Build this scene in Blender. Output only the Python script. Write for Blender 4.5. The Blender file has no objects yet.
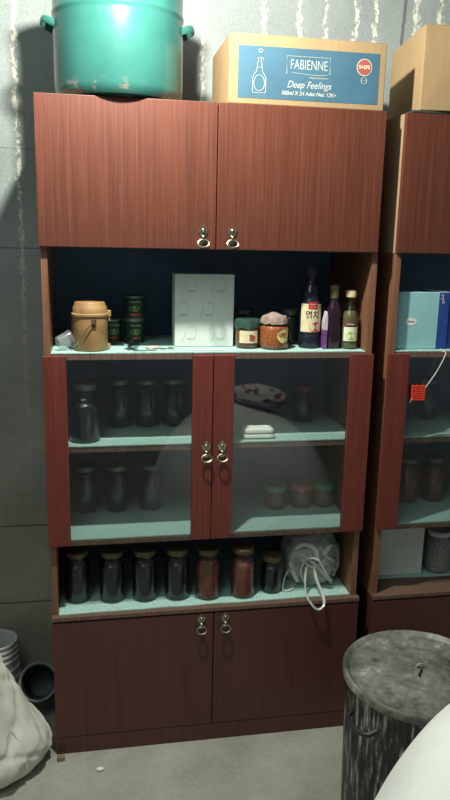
import bpy, bmesh, math, random
from mathutils import Vector, Matrix, noise
random.seed(4)
sc = bpy.context.scene
COL = sc.collection
PI = math.pi

# ------------------------------------------------------------------ camera, world, lamp, exposure
cam_d = bpy.data.cameras.new('camera')
cam = bpy.data.objects.new('camera', cam_d)
COL.objects.link(cam)
sc.camera = cam
yaw, pitch, roll = .1806, -.2211, .0217
fwd = Vector((math.sin(yaw)*math.cos(pitch), math.cos(yaw)*math.cos(pitch), math.sin(pitch)))
rt = Vector((math.cos(yaw), -math.sin(yaw), 0))
up = rt.cross(fwd)
r2 = rt*math.cos(roll) + up*math.sin(roll)
u2 = r2.cross(fwd)
cam.matrix_world = Matrix(((r2.x, u2.x, -fwd.x, .1478), (r2.y, u2.y, -fwd.y, -2.1292), (r2.z, u2.z, -fwd.z, 1.6655), (0, 0, 0, 1)))
cam_d.sensor_fit = 'VERTICAL'
cam_d.sensor_height = 24
cam_d.lens = 24*729.1/800
cam_d.clip_start = .02

world = bpy.data.worlds.new('world')
sc.world = world
world.use_nodes = True
world.node_tree.nodes['Background'].inputs[0].default_value = (.86, .98, 1.0, 1)
world.node_tree.nodes['Background'].inputs[1].default_value = .125

lamp_d = bpy.data.lights.new('bulb_light', 'POINT')
lamp_d.energy = 106
lamp_d.color = (1.0, .985, .9)
lamp_d.shadow_soft_size = .035
lamp = bpy.data.objects.new('bulb_light', lamp_d)
lamp.location = (.25, -.43, 2.47)
COL.objects.link(lamp)

fill_d = bpy.data.lights.new('fill_light', 'AREA')      # added soft fill, high up out of view, lifting the shaded fronts
fill_d.energy = 13
fill_d.color = (.92, 1.0, .96)
fill_d.shape = 'RECTANGLE'; fill_d.size = 1.2; fill_d.size_y = 1.2
fill_lamp = bpy.data.objects.new('fill_light', fill_d)
fill_lamp.location = (-.55, -1.9, 3.5)
fill_lamp.rotation_euler = (Vector((.5, 0, 1.1)) - Vector(fill_lamp.location)).to_track_quat('-Z', 'Y').to_euler()
COL.objects.link(fill_lamp)

sc.view_settings.view_transform = 'Standard'
sc.view_settings.look = 'None'
sc.view_settings.gamma = 1
sc.view_settings.exposure = 0.28
sc.cycles.transparent_max_bounces = 20

# ------------------------------------------------------------------ materials
def lin(c):
    return tuple((x/255/12.92 if x/255 <= .04045 else ((x/255+.055)/1.055)**2.4) for x in c) + (1,)

class NT:
    def __init__(s, name):
        s.m = bpy.data.materials.new(name); s.m.use_nodes = True
        s.t = s.m.node_tree; s.n = s.t.nodes; s.l = s.t.links
        s.b = s.n['Principled BSDF']; s.out = s.n['Material Output']
        s._co = None
    def node(s, typ, **kw):
        n = s.n.new(typ)
        for k, v in kw.items(): setattr(n, k, v)
        return n
    def co(s, scale=(1, 1, 1)):
        if s._co is None: s._co = s.node('ShaderNodeTexCoord')
        m = s.node('ShaderNodeMapping'); m.inputs['Scale'].default_value = scale
        s.l.new(s._co.outputs['Object'], m.inputs[0]); return m.outputs[0]
    def noise(s, scale, detail=3, rough=.5, stretch=(1, 1, 1)):
        n = s.node('ShaderNodeTexNoise'); n.inputs['Scale'].default_value = scale
        n.inputs['Detail'].default_value = detail; n.inputs['Roughness'].default_value = rough
        s.l.new(s.co(stretch), n.inputs['Vector']); return n.outputs['Fac']
    def ramp(s, fac, stops):
        r = s.node('ShaderNodeValToRGB'); e = r.color_ramp.elements
        while len(e) < len(stops): e.new(.5)
        for i, (p, c) in enumerate(stops):
            e[i].position = p; e[i].color = lin(c) if len(c) == 3 else c
        s.l.new(fac, r.inputs[0]); return r.outputs[0]
    def math(s, op, a, b=None, clamp=False):
        m = s.node('ShaderNodeMath', operation=op, use_clamp=clamp)
        for i, v in enumerate((a, b)):
            if v is None: continue
            if isinstance(v, (int, float)): m.inputs[i].default_value = v
            else: s.l.new(v, m.inputs[i])
        return m.outputs[0]
    def mix(s, fac, a, b):
        m = s.node('ShaderNodeMix', data_type='RGBA')
        for i, v in ((0, fac), (6, a), (7, b)):
            if isinstance(v, (int, float)): m.inputs[i].default_value = v
            elif isinstance(v, tuple): m.inputs[i].default_value = lin(v)
            else: s.l.new(v, m.inputs[i])
        return m.outputs[2]
    def base(s, c):
        if isinstance(c, tuple): s.b.inputs['Base Color'].default_value = lin(c)
        else: s.l.new(c, s.b.inputs['Base Color'])
    def set(s, rough=.6, metal=0, spec=.5):
        s.b.inputs['Roughness'].default_value = rough
        s.b.inputs['Metallic'].default_value = metal
        s.b.inputs['Specular IOR Level'].default_value = spec
        return s
    def bump(s, h, strength=.3, dist=.01):
        b = s.node('ShaderNodeBump'); b.inputs['Strength'].default_value = strength
        b.inputs['Distance'].default_value = dist
        s.l.new(h, b.inputs['Height']); s.l.new(b.outputs[0], s.b.inputs['Normal'])

MATS = {}
def plain(name, c, rough=.6, metal=0, spec=.5, var=.12, scale=30, bump=0):
    if name in MATS: return MATS[name]
    t = NT(name); t.set(rough, metal, spec)
    d = tuple(max(0, x*(1-var)) for x in c); l = tuple(min(255, x*(1+var)) for x in c)
    f = t.noise(scale, 4)
    t.base(t.ramp(f, [(.3, d), (.7, l)]))
    if bump: t.bump(f, bump, .004)
    MATS[name] = t.m; return t.m

def wood(name, dark, mid, light, rough=.45, spec=.4, freq=1.0):
    t = NT(name); t.set(rough, 0, spec)
    a = t.noise(14*freq, 4, .6, (7, 7, .16))
    b = t.noise(70*freq, 2, .6, (3, 3, .03))
    d = t.noise(170*freq, 2, .6, (3, 3, .05))
    s = t.math('ADD', t.math('MULTIPLY', a, .36), t.math('ADD', t.math('MULTIPLY', b, .34), t.math('MULTIPLY', d, .30)))
    t.base(t.ramp(s, [(.36, dark), (.5, mid), (.64, light)]))
    t.bump(s, .05, .002)
    return t.m

def glassy(name, tint, ior=1.5, rough=.01, haze=0, hazecol=(200, 210, 205)):
    t = NT(name)
    tr = t.node('ShaderNodeBsdfTransparent'); tr.inputs[0].default_value = tint + (1,)
    gl = t.node('ShaderNodeBsdfGlossy'); gl.inputs['Roughness'].default_value = rough
    gl.inputs['Color'].default_value = (1, 1, 1, 1)
    fr = t.node('ShaderNodeFresnel')
    geo = t.node('ShaderNodeNewGeometry')   # same reflectance on the way in and on the way out of a thin sheet
    t.l.new(t.math('ADD', ior, t.math('MULTIPLY', geo.outputs['Backfacing'], 1/ior-ior)), fr.inputs[0])
    mx = t.node('ShaderNodeMixShader')
    t.l.new(fr.outputs[0], mx.inputs[0]); t.l.new(tr.outputs[0], mx.inputs[1]); t.l.new(gl.outputs[0], mx.inputs[2])
    o = mx.outputs[0]
    if haze:
        df = t.node('ShaderNodeBsdfDiffuse'); df.inputs[0].default_value = lin(hazecol)
        m2 = t.node('ShaderNodeMixShader')
        f = t.math('MULTIPLY', t.noise(14, 4), haze*2)
        t.l.new(f, m2.inputs[0]); t.l.new(o, m2.inputs[1]); t.l.new(df.outputs[0], m2.inputs[2]); o = m2.outputs[0]
    t.l.new(o, t.out.inputs[0])
    return t.m

M = {}
M['door'] = wood('red_brown_veneer', (70, 37, 26), (88, 46, 32), (102, 58, 41))
M['stile'] = wood('red_veneer_stile', (88, 39, 32), (104, 46, 38), (120, 58, 47))
M['base_door'] = wood('dark_maroon_veneer', (74, 42, 40), (84, 48, 45), (95, 56, 51), .4)
M['side'] = wood('brown_side_veneer', (98, 66, 48), (122, 84, 62), (142, 102, 78))
M['raw'] = wood('raw_chipboard_side', (120, 100, 78), (150, 126, 98), (170, 146, 116), .8)
M['edge'] = wood('brown_board_edge', (84, 62, 50), (104, 80, 66), (124, 98, 82), .6)
M['inner'] = plain('dark_blue_inner_panel', (84, 102, 124), .7, var=.1, scale=6)
M['brass'] = plain('aged_brass', (150, 148, 126), .36, 1, var=.25, scale=120)
M['pane'] = glassy('window_pane_glass', (.95, .97, .965), 1.55, .006)
M['jar_glass'] = glassy('jar_glass', (.85, .9, .9), 1.5, .03)
M['clear_plastic'] = glassy('clear_plastic', (.93, .95, .95), 1.5, .12, .10, (215, 225, 225))
M['bag_plastic'] = glassy('crinkled_bag_plastic', (.88, .90, .88), 1.5, .14, .40, (220, 226, 218))
M['bag_strap'] = glassy('bag_strap_plastic', (.9, .9, .88), 1.5, .14, .62, (226, 230, 222))
M['white_box'] = plain('white_box_card', (206, 214, 206), .6, var=.03, scale=5)
M['ink_grey'] = plain('grey_ink', (166, 174, 170), .8)
M['tan'] = plain('tan_enamel', (150, 118, 76), .45, var=.12, scale=25)
M['wire'] = plain('steel_wire', (150, 148, 140), .35, .8)
M['gold'] = plain('gold_lid', (92, 84, 56), .5, .2, var=.2)
M['cream'] = plain('cream_label', (212, 200, 160), .7, var=.06)
M['red_ink'] = plain('red_ink', (170, 40, 40), .7)
M['dark_ink'] = plain('dark_ink', (48, 40, 38), .8)
M['white_ink'] = plain('white_ink', (160, 166, 156), .7, var=.02)
M['steel'] = plain('grey_tin_lid', (120, 124, 116), .45, .6)

def terry():
    t = NT('pale_aqua_cloth'); t.set(.95, 0, .1)
    f = t.noise(260, 3, .7); g = t.noise(9, 3)
    c = t.ramp(f, [(.34, (124, 168, 157)), (.66, (196, 228, 216))])
    t.base(t.mix(t.math('MULTIPLY', g, .3), c, (164, 202, 191)))
    t.bump(f, .6, .004); return t.m
M['cloth'] = terry()

def concrete_wall():
    t = NT('streaked_concrete_wall'); t.set(.9, 0, .2)
    a = t.noise(3.2, 6, .62); b = t.noise(40, 4, .6)
    basec = t.ramp(t.math('ADD', t.math('MULTIPLY', a, .5), t.math('MULTIPLY', t.noise(120, 5, .75), .5)), [(.34, (118, 127, 124)), (.5, (140, 148, 145)), (.7, (158, 164, 160))])
    sep = t.node('ShaderNodeSeparateXYZ'); t.l.new(t.co(), sep.inputs[0])
    X, Z = sep.outputs[0], sep.outputs[2]
    wob = t.math('MULTIPLY', t.math('SUBTRACT', t.noise(16, 3, .6, (.2, .2, 1)), .5), .022)
    xw = t.math('ADD', X, wob)
    tot = None
    for xi, w in ((-.32, .016), (-.09, .017), (.18, .018), (.45, .010), (.525, .018), (.735, .02), (.86, .020), (.95, .016), (1.06, .022), (1.13, .018), (1.28, .026), (1.37, .022), (1.5, .02), (1.62, .02)):
        d = t.math('ABSOLUTE', t.math('SUBTRACT', xw, xi))
        v = t.math('SUBTRACT', 1.0, t.math('DIVIDE', d, w), clamp=True)
        tot = v if tot is None else t.math('MAXIMUM', tot, v)
    fine = t.noise(95, 4, .7, (1, 1, .55))
    mask = t.math('MULTIPLY', t.math('SUBTRACT', t.math('ADD', fine, t.math('MULTIPLY', tot, .24)), .625), 9.0, clamp=True)
    mask = t.math('MULTIPLY', mask, t.math('GREATER_THAN', tot, .02))
    # the plaster spatter is stronger on the upper wall and fades lower down
    hi = t.math('ADD', t.math('MULTIPLY', t.math('SUBTRACT', Z, 1.2), 1.1), .22, clamp=True)
    hi = t.math('MAXIMUM', hi, .22)
    mask = t.math('MULTIPLY', mask, hi)
    c = t.mix(mask, basec, (216, 216, 198))
    low = t.math('MULTIPLY', t.math('SUBTRACT', 1.75, Z), .7, clamp=True)  # lower wall: browner concrete, also painted paler to lift its shaded part
    c = t.mix(low, c, t.ramp(t.math('ADD', t.math('MULTIPLY', a, .45), t.math('MULTIPLY', t.noise(140, 5, .75), .55)), [(.36, (128, 127, 112)), (.5, (150, 148, 133)), (.64, (180, 177, 160))]))
    jt = None
    for zj, w in ((.29, .004), (.60, .004), (1.61, .002), (1.935, .0012)):
        d = t.math('LESS_THAN', t.math('ABSOLUTE', t.math('SUBTRACT', t.math('ADD', Z, t.math('MULTIPLY', wob, .2)), zj)), w)
        jt = d if jt is None else t.math('MAXIMUM', jt, d)
    cr = t.math('LESS_THAN', t.math('ABSOLUTE', t.math('SUBTRACT', xw, 1.235)), .006)
    jt = t.math('MAXIMUM', jt, cr)
    c = t.mix(t.math('MULTIPLY', jt, .6), c, (60, 62, 60))
    t.base(c)
    t.bump(t.math('SUBTRACT', t.math('ADD', b, t.math('MULTIPLY', mask, .8)), jt), .35, .006)
    return t.m
M['wall'] = concrete_wall()

def concrete_floor():
    t = NT('grey_concrete_floor'); t.set(.85, 0, .25)
    a = t.noise(4, 6, .6); b = t.noise(60, 3)
    s = t.math('ADD', t.math('MULTIPLY', a, .75), t.math('MULTIPLY', b, .25))
    t.base(t.ramp(s, [(.32, (132, 134, 122)), (.5, (151, 153, 140)), (.68, (166, 168, 155))]))
    t.bump(b, .15, .003); return t.m
M['floor'] = concrete_floor()

def enamel():
    t = NT('teal_enamel'); t.set(.21, 0, .8)
    a = t.noise(5, 4)
    c = t.ramp(a, [(.35, (38, 84, 77)), (.65, (45, 95, 87))])
    sep = t.node('ShaderNodeSeparateXYZ'); t.l.new(t.co(), sep.inputs[0])
    low = t.math('MULTIPLY', t.math('SUBTRACT', .05, sep.outputs[2]), 26, clamp=True)
    ch = t.math('MULTIPLY', t.math('SUBTRACT', t.noise(26, 4, .6, (1, 1, 1.6)), .56), 14, clamp=True)
    c = t.mix(t.math('MULTIPLY', t.math('MULTIPLY', low, ch), .8), c, (140, 118, 96))
    t.base(c); return t.m
M['enamel'] = enamel()

def barrel_paint():
    t = NT('black_drum_with_white_drips'); t.set(.5, 0, .4)
    a = t.noise(46, 5, .65, (1.6, 1.6, .20)); b = t.noise(7, 3)
    s = t.math('ADD', t.math('MULTIPLY', a, .75), t.math('MULTIPLY', b, .25))
    t.base(t.ramp(s, [(.40, (34, 36, 34)), (.51, (46, 48, 44)), (.56, (120, 122, 114)), (.66, (200, 200, 190))]))
    return t.m
M['drum'] = barrel_paint()
def lid_paint():
    t = NT('scuffed_grey_black_lid'); t.set(.5, 0, .5)
    a = t.noise(9, 6, .65); b = t.noise(55, 4, .6)
    s = t.math('ADD', t.math('MULTIPLY', a, .7), t.math('MULTIPLY', b, .3))
    t.base(t.ramp(s, [(.38, (62, 66, 60)), (.48, (98, 102, 94)), (.58, (124, 128, 118)), (.68, (196, 194, 176))]))
    t.bump(s, .15, .004); return t.m
M['lid'] = lid_paint()
M['sheet'] = plain('white_sheet', (212, 218, 210), .85, var=.03, scale=8)
def woven():
    t = NT('white_woven_sack'); t.set(.75, 0, .3)
    a = t.noise(7, 5, .6); b = t.noise(220, 2, .5)
    t.base(t.ramp(a, [(.3, (184, 184, 170)), (.6, (216, 216, 203))]))
    t.bump(b, .15, .002); return t.m
M['sack'] = woven()
def cardboard():
    t = NT('brown_cardboard'); t.set(.85, 0, .15)
    a = t.noise(6, 4); b = t.noise(90, 2, .5, (1, 1, .08))
    t.base(t.ramp(t.math('ADD', t.math('MULTIPLY', a, .7), t.math('MULTIPLY', b, .3)), [(.3, (136, 114, 82)), (.7, (154, 131, 97))]))
    return t.m
M['card'] = cardboard()
M['blue_print'] = plain('blue_print', (54, 90, 108), .6, var=.05, scale=10)
M['roundel'] = plain('salmon_roundel', (146, 72, 60), .6, var=.04)

# ------------------------------------------------------------------ mesh helpers
def add_box(bm, a, b, bev=0):
    c = [(x+y)/2 for x, y in zip(a, b)]; s = [abs(y-x) for x, y in zip(a, b)]
    r = bmesh.ops.create_cube(bm, size=1, matrix=Matrix.Translation(c) @ Matrix.Diagonal((*s, 1)))
    if bev:
        es = list({e for v in r['verts'] for e in v.link_edges})
        bmesh.ops.bevel(bm, geom=es, offset=bev, segments=2, affect='EDGES', profile=.5)
    return bm
def box(a, b, bev=0): return add_box(bmesh.new(), a, b, bev)

def add_lathe(bm, prof, seg=32, c=(0, 0, 0), sx=1, sy=1, cap=True):
    rings = []
    for r, z in prof:
        if r < 1e-6: rings.append([bm.verts.new((c[0], c[1], c[2]+z))])
        else: rings.append([bm.verts.new((c[0]+r*sx*math.cos(2*PI*i/seg), c[1]+r*sy*math.sin(2*PI*i/seg), c[2]+z)) for i in range(seg)])
    for A, B in zip(rings, rings[1:]):
        for i in range(seg):
            j = (i+1) % seg
            if len(A) == 1 and len(B) == 1: continue
            if len(A) == 1: bm.faces.new((A[0], B[j], B[i]))
            elif len(B) == 1: bm.faces.new((A[i], A[j], B[0]))
            else: bm.faces.new((A[i], A[j], B[j], B[i]))
    if cap:
        if len(rings[0]) > 1: bm.faces.new(list(reversed(rings[0])))
        if len(rings[-1]) > 1: bm.faces.new(rings[-1])
    return bm
def lathe(prof, seg=32, c=(0, 0, 0), **k): return add_lathe(bmesh.new(), prof, seg, c, **k)

def add_tube(bm, pts, r, seg=8, closed=False, flat=1.0):
    pts = [Vector(p) for p in pts]; n = len(pts); rings = []
    prev = None
    for i, p in enumerate(pts):
        if closed: d = pts[(i+1) % n] - pts[i-1]
        else: d = pts[min(i+1, n-1)] - pts[max(i-1, 0)]
        d.normalize()
        if prev is None:
            a = Vector((0, 0, 1)) if abs(d.z) < .9 else Vector((0, 1, 0))
            prev = a
        u = (prev - d*prev.dot(d)); 
        if u.length < 1e-5: u = d.orthogonal()
        u.normalize(); v = d.cross(u); prev = u
        rr = r[i] if isinstance(r, (list, tuple)) else r
        rings.append([bm.verts.new(p + u*rr*math.cos(2*PI*k/seg) + v*rr*flat*math.sin(2*PI*k/seg)) for k in range(seg)])
    m = n if closed else n-1
    for i in range(m):
        A, B = rings[i], rings[(i+1) % n]
        for k in range(seg):
            l = (k+1) % seg
            bm.faces.new((A[k], A[l], B[l], B[k]))
    if not closed:
        bm.faces.new(list(reversed(rings[0]))); bm.faces.new(rings[-1])
    return bm
def tube(pts, r, seg=8, closed=False, flat=1.0): return add_tube(bmesh.new(), pts, r, seg, closed, flat)

def smooth_path(pts, n=6):
    out = []; P = [Vector(p) for p in pts]
    for i in range(len(P)-1):
        a, b, c, d = P[max(i-1, 0)], P[i], P[i+1], P[min(i+2, len(P)-1)]
        for k in range(n):
            t = k/n
            out.append(.5*((2*b)+(c-a)*t+(2*a-5*b+4*c-d)*t*t+(3*b-a-3*c+d)*t**3))
    out.append(P[-1]); return out

def add_prism(bm, outline, y0, y1):
    A = [bm.verts.new((x, y0, z)) for x, z in outline]; B = [bm.verts.new((x, y1, z)) for x, z in outline]
    bm.faces.new(A); bm.faces.new(list(reversed(B)))
    n = len(A)
    for i in range(n):
        j = (i+1) % n
        bm.faces.new((A[j], A[i], B[i], B[j]))
    return bm

def obj(name, bm, mat, parent=None, smooth=False, loc=None, rot=None):
    bmesh.ops.recalc_face_normals(bm, faces=bm.faces[:])
    me = bpy.data.meshes.new(name); bm.to_mesh(me); bm.free()
    me.materials.append(mat)
    if smooth:
        me.polygons.foreach_set('use_smooth', [True]*len(me.polygons))
        if smooth != 'all': me.set_sharp_from_angle(angle=math.radians(38))
    o = bpy.data.objects.new(name, me); COL.objects.link(o)
    if parent: o.parent = parent
    if loc: o.location = loc
    if rot: o.rotation_euler = rot
    return o
def tag(o, label, cat, group=None, kind=None):
    if label: o['label'] = label
    if cat: o['category'] = cat
    if group: o['group'] = group
    if kind: o['kind'] = kind
    return o
def thing(name, label, cat, loc=(0, 0, 0), rz=0, group=None, rot=None):
    o = bpy.data.objects.new(name, None); COL.objects.link(o)
    o.empty_display_size = .05
    o.location = loc; o.rotation_euler = rot if rot else (0, 0, rz)
    return tag(o, label, cat, group)
def dup(root, loc, label, rz=None):
    r = root.copy(); COL.objects.link(r); r.location = loc
    if rz is not None: r.rotation_euler = (0, 0, rz)
    r['label'] = label
    for ch in list(root.children):
        c = ch.copy(); COL.objects.link(c); c.parent = r
        for g in list(ch.children):
            d = g.copy(); COL.objects.link(d); d.parent = c
    return r

def text_bm(body, size, shear=0, bold=0, align='CENTER', sx=1.0, spacing=1.0):
    cu = bpy.data.curves.new('t', 'FONT'); cu.body = body; cu.size = size; cu.shear = shear
    cu.align_x = align; cu.align_y = 'CENTER'; cu.offset = bold; cu.extrude = .0003; cu.space_character = spacing
    cu.resolution_u = 3
    o = bpy.data.objects.new('t', cu); COL.objects.link(o)
    bpy.context.view_layer.update()
    me = bpy.data.meshes.new_from_object(o.evaluated_get(bpy.context.evaluated_depsgraph_get()))
    bm = bmesh.new(); bm.from_mesh(me)
    bpy.data.objects.remove(o); bpy.data.curves.remove(cu); bpy.data.meshes.remove(me)
    # stand it up: faces -y
    for v in bm.verts: v.co = Vector((v.co.x*sx, -v.co.z, v.co.y))
    return bm
def shift(bm, d):
    for v in bm.verts: v.co += Vector(d)
    return bm
def wrap(bm, R):
    for v in bm.verts:
        a = v.co.x/R; rr = R - v.co.y
        v.co = Vector((rr*math.sin(a), -rr*math.cos(a), v.co.z))
    return bm
def patch(w, z0, z1, R, th=.0006, seg=14, a0=0):
    """a curved label patch centred on -y"""
    bm = bmesh.new(); cols = []
    for i in range(seg+1):
        a = a0 + (i/seg-.5)*w/R
        cols.append([bm.verts.new((rr*math.sin(a), -rr*math.cos(a), z)) for rr, z in ((R, z0), (R+th, z0), (R+th, z1), (R, z1))])
    for A, B in zip(cols, cols[1:]):
        for k in range(4):
            l = (k+1) % 4; bm.faces.new((A[k], B[k], B[l], A[l]))
    bm.faces.new(cols[0]); bm.faces.new(list(reversed(cols[-1]))); return bm

def strokes(lines, r, y=0):
    bm = bmesh.new()
    for ln in lines:
        closed = ln[0] == ln[-1]
        pts = [(x, y, z) for x, z in (ln[:-1] if closed else ln)]
        add_tube(bm, pts, r, 4, closed)
    return bm
def crumple(rad, amp, freq, seed=0, sub=4, ridge=True, squash_floor=None):
    bm = bmesh.new(); bmesh.ops.create_icosphere(bm, subdivisions=sub, radius=1)
    off = Vector((seed*7.3, seed*3.1, seed*5.7))
    for v in bm.verts:
        p = v.co.copy()
        q = p*freq + off
        n1 = noise.noise(q); n2 = noise.noise(q*2.3+off)
        h = (1-abs(n1)*2)*.6 + (1-abs(n2)*2)*.4 if ridge else n1*.7+n2*.3
        k = 1 + amp*h
        v.co = Vector((p.x*rad[0]*k, p.y*rad[1]*k, p.z*rad[2]*k))
        if squash_floor is not None and v.co.z < squash_floor: v.co.z = squash_floor + (v.co.z-squash_floor)*.02
    return bm

# ------------------------------------------------------------------ setting
def struct(name, bm, mat): return tag(obj(name, bm, mat), None, None, None, 'structure')
struct('floor', box((-2.2, -3.6, -.08), (3.2, .50, 0)), M['floor'])
struct('wall_back', box((-2.2, .50, -.08), (3.2, .62, 3.0)), M['wall'])

# ------------------------------------------------------------------ cabinets
def handle_bm(x, y, z):
    """cast plate with a crown tip, a boss and a drop ring; ring centre hangs below the boss"""
    bm = bmesh.new()
    outline = [(-.004, -.016), (.004, -.016), (.008, -.008), (.0055, 0), (.009, .008), (.0115, .016), (.007, .0185), (.004, .0225), (0, .029), (-.004, .0225), (-.007, .0185), (-.0115, .016), (-.009, .008), (-.0055, 0), (-.008, -.008)]
    add_prism(bm, [(x+a, z+b) for a, b in outline], y-.003, y)
    for (dz, r, p) in ((.015, .0045, .006), (-.001, .0062, .011)):
        prof = [(r, 0), (r*.9, p*.5), (r*.55, p*.85), (0, p)]
        b2 = lathe(prof, 12)
        for v in b2.verts: v.co = Vector((x+v.co.x, y-.003-v.co.z, z+dz+v.co.y))
        tmp = bpy.data.meshes.new('t'); b2.to_mesh(tmp); b2.free(); bm.from_mesh(tmp); bpy.data.meshes.remove(tmp)
    ring = []
    for i in range(20):
        a = 2*PI*i/20
        ring.append((x+.0125*math.sin(a), y-.011-.004*(1-math.cos(a)), z-.0155+.0095*math.cos(a)*(1 if math.cos(a) > 0 else .85)))
    add_tube(bm, ring, .0022, 7, True)
    for v in bm.verts: v.co = Vector((x+(v.co.x-x)*1.28, v.co.y*1.1, z+(v.co.z-z)*1.22))
    return bm

def upper_cabinet(ox, label):
    t = thing('upper_cabinet', label, 'cabinet', (ox, 0, 1.625))
    H = .403
    obj('side_panel', box((0.002, .0185, 0), (.02, .42, H)), M['raw'], t)
    obj('side_panel', box((.976, .0185, 0), (.994, .42, H)), M['raw'], t)
    obj('top_panel', box((.02, .0185, H-.018), (.976, .42, H)), M['side'], t)
    obj('bottom_panel', box((.02, .0185, 0), (.976, .41, .018)), M['inner'], t)
    obj('back_panel', box((.02, .41, .0), (.976, .42, H-.018)), M['inner'], t)
    for a, b, hx in ((0, .4985, .462), (.5015, .996, .547)):
        d = obj('door', box((a, 0, .002), (b, .018, H), .0012), M['door'], t)
        obj('handle', handle_bm(hx, 0, .037), M['brass'], d, True)
    return t
def display_cabinet(ox, label):
    t = thing('display_cabinet', label, 'cabinet', (ox, 0, .4905))
    Z = -.4905
    for a in (.004, .986):
        obj('side_panel', box((a, .0185, 0), (a+.018, .42, 1.1345)), M['side'], t)
    obj('back_panel', box((.022, .41, 0), (.986, .42, 1.1345)), M['inner'], t)
    for nm, top, y0 in (('niche_shelf', 1.320, .022), ('glass_section_shelf', 1.030, .045), ('bottom_shelf', .735, .026)):
        obj(nm, box((.022, y0, top-.018+Z), (.986, .41, top+Z)), M['edge'], t)
    for sgn, xs in ((0, ((0, .067), (.437, .4985))), (1, ((.5015, .565), (.932, 1.006)))):
        st = []
        d = None
        x0, x1 = xs[0][1], xs[1][0]
        d = obj('glass_door', box((x0-.006, .006, .736+Z), (x1+.006, .0105, 1.312+Z)), M['pane'], t)
        for a, b in xs:
            obj('door_stile', box((a, 0, .728+Z), (b, .018, 1.316+Z), .0012), M['stile'], d)
        obj('handle', handle_bm(.481 if sgn == 0 else .530, 0, 1.018+Z), M['brass'], d, True)
    return t
def base_cabinet(ox, label):
    t = thing('base_cabinet', label, 'cabinet', (ox, 0, 0))
    for a in (.004, .991):
        obj('side_panel', box((a, .0185, 0), (a+.018, .42, .472)), M['base_door'], t)
    obj('top_board', box((.002, -.002, .476), (1.011, .42, .49), .0012), M['edge'], t)
    obj('back_panel', box((.022, .41, 0), (.991, .42, .472)), M['inner'], t)
    obj('bottom_panel', box((.022, .031, .05), (.991, .41, .066)), M['inner'], t)
    obj('plinth', box((.004, .0006, 0), (1.005, .0182, .060)), M['base_door'], t)
    for a, b, hx in ((.003, .5135, .474), (.5165, 1.009, .553)):
        d = obj('door', box((a, 0, .062), (b, .018, .470), .0012), M['base_door'], t)
        obj('handle', handle_bm(hx, 0, .437), M['brass'], d, True)
    return t
OX = 1.058
base_cabinet(0, 'low two-door base cabinet of dark maroon veneer under the jars, complete in view')
display_cabinet(0, 'middle cabinet with glass doors, red stiles and open niche, left unit')
upper_cabinet(0, 'red-brown two-door top cabinet under the green pot and the printed carton')
base_cabinet(OX, 'dark base cabinet at right partly hidden behind the black drum')
display_cabinet(OX, 'glass-door display cabinet cut off by the right picture edge, with a folder in its niche')
upper_cabinet(OX, 'red-brown top cabinet at right under the plain carton, cut by the picture edge')

# ------------------------------------------------------------------ cloths on the shelves
def liner(name, x0, x1, y0, y1, z, label, wav=.002, skew=0, corner=0):
    bm = bmesh.new(); nx, ny = 60, 12; g = {}
    th = .0032
    for lay in (0, 1):
        for i in range(nx+1):
            for j in range(ny+1):
                x = x0+(x1-x0)*i/nx
                yy = y0 + skew*(i/nx) + wav*noise.noise(Vector((x*9, z*5, 0))) 
                y = yy+(y1-yy)*j/ny
                zz = z + (th + .0010*noise.noise(Vector((x*14, y*14, z)))+.0004 if lay else .0003)
                g[lay, i, j] = bm.verts.new((x, y, zz))
    for i in range(nx):
        for j in range(ny):
            bm.faces.new((g[1, i, j], g[1, i+1, j], g[1, i+1, j+1], g[1, i, j+1]))
            bm.faces.new((g[0, i, j], g[0, i, j+1], g[0, i+1, j+1], g[0, i+1, j]))
    for i in range(nx):
        bm.faces.new((g[0, i, 0], g[0, i+1, 0], g[1, i+1, 0], g[1, i, 0]))
        bm.faces.new((g[0, i, ny], g[1, i, ny], g[1, i+1, ny], g[0, i+1, ny]))
    for j in range(ny):
        bm.faces.new((g[0, 0, j], g[1, 0, j], g[1, 0, j+1], g[0, 0, j+1]))
        bm.faces.new((g[0, nx, j], g[0, nx, j+1], g[1, nx, j+1], g[1, nx, j]))
    return tag(obj(name, bm, M['cloth'], None, True), label, 'shelf cloth')
for ox, w1, w2, w3, w4 in ((0, 'pale aqua cloth lining the open niche under the tan can and white box',
                         'pale aqua cloth on the glass-door shelf under the folded white towel',
                         'pale aqua cloth on the bottom of the glass section, left unit',
                         'pale aqua cloth under the row of large jars and plastic bag'),
                       (OX, 'pale aqua cloth lining the right niche under the blue folder',
                         'pale aqua cloth on the upper glass shelf of the right unit',
                         'pale aqua cloth under the red jars of the right unit',
                         'pale aqua cloth pushed back on the right base cabinet beside bare board')):
    liner('shelf_cloth', ox+.0235, ox+.984, .022, .40, 1.320, w1)
    liner('shelf_cloth', ox+.0235, ox+.984, .043, .40, 1.030, w2)
    liner('shelf_cloth', ox+.0235, ox+.984, .026, .40, .735, w3)
    if ox == 0: liner('shelf_cloth', .0235, .984, .012, .40, .490, w4, .005, .012)
    else: liner('shelf_cloth', ox+.03, ox+.984, .12, .40, .490, w4, .005, -.04)
ZN, ZG, ZB, ZJ = 1.3246, 1.0346, .7396, .4946

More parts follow.
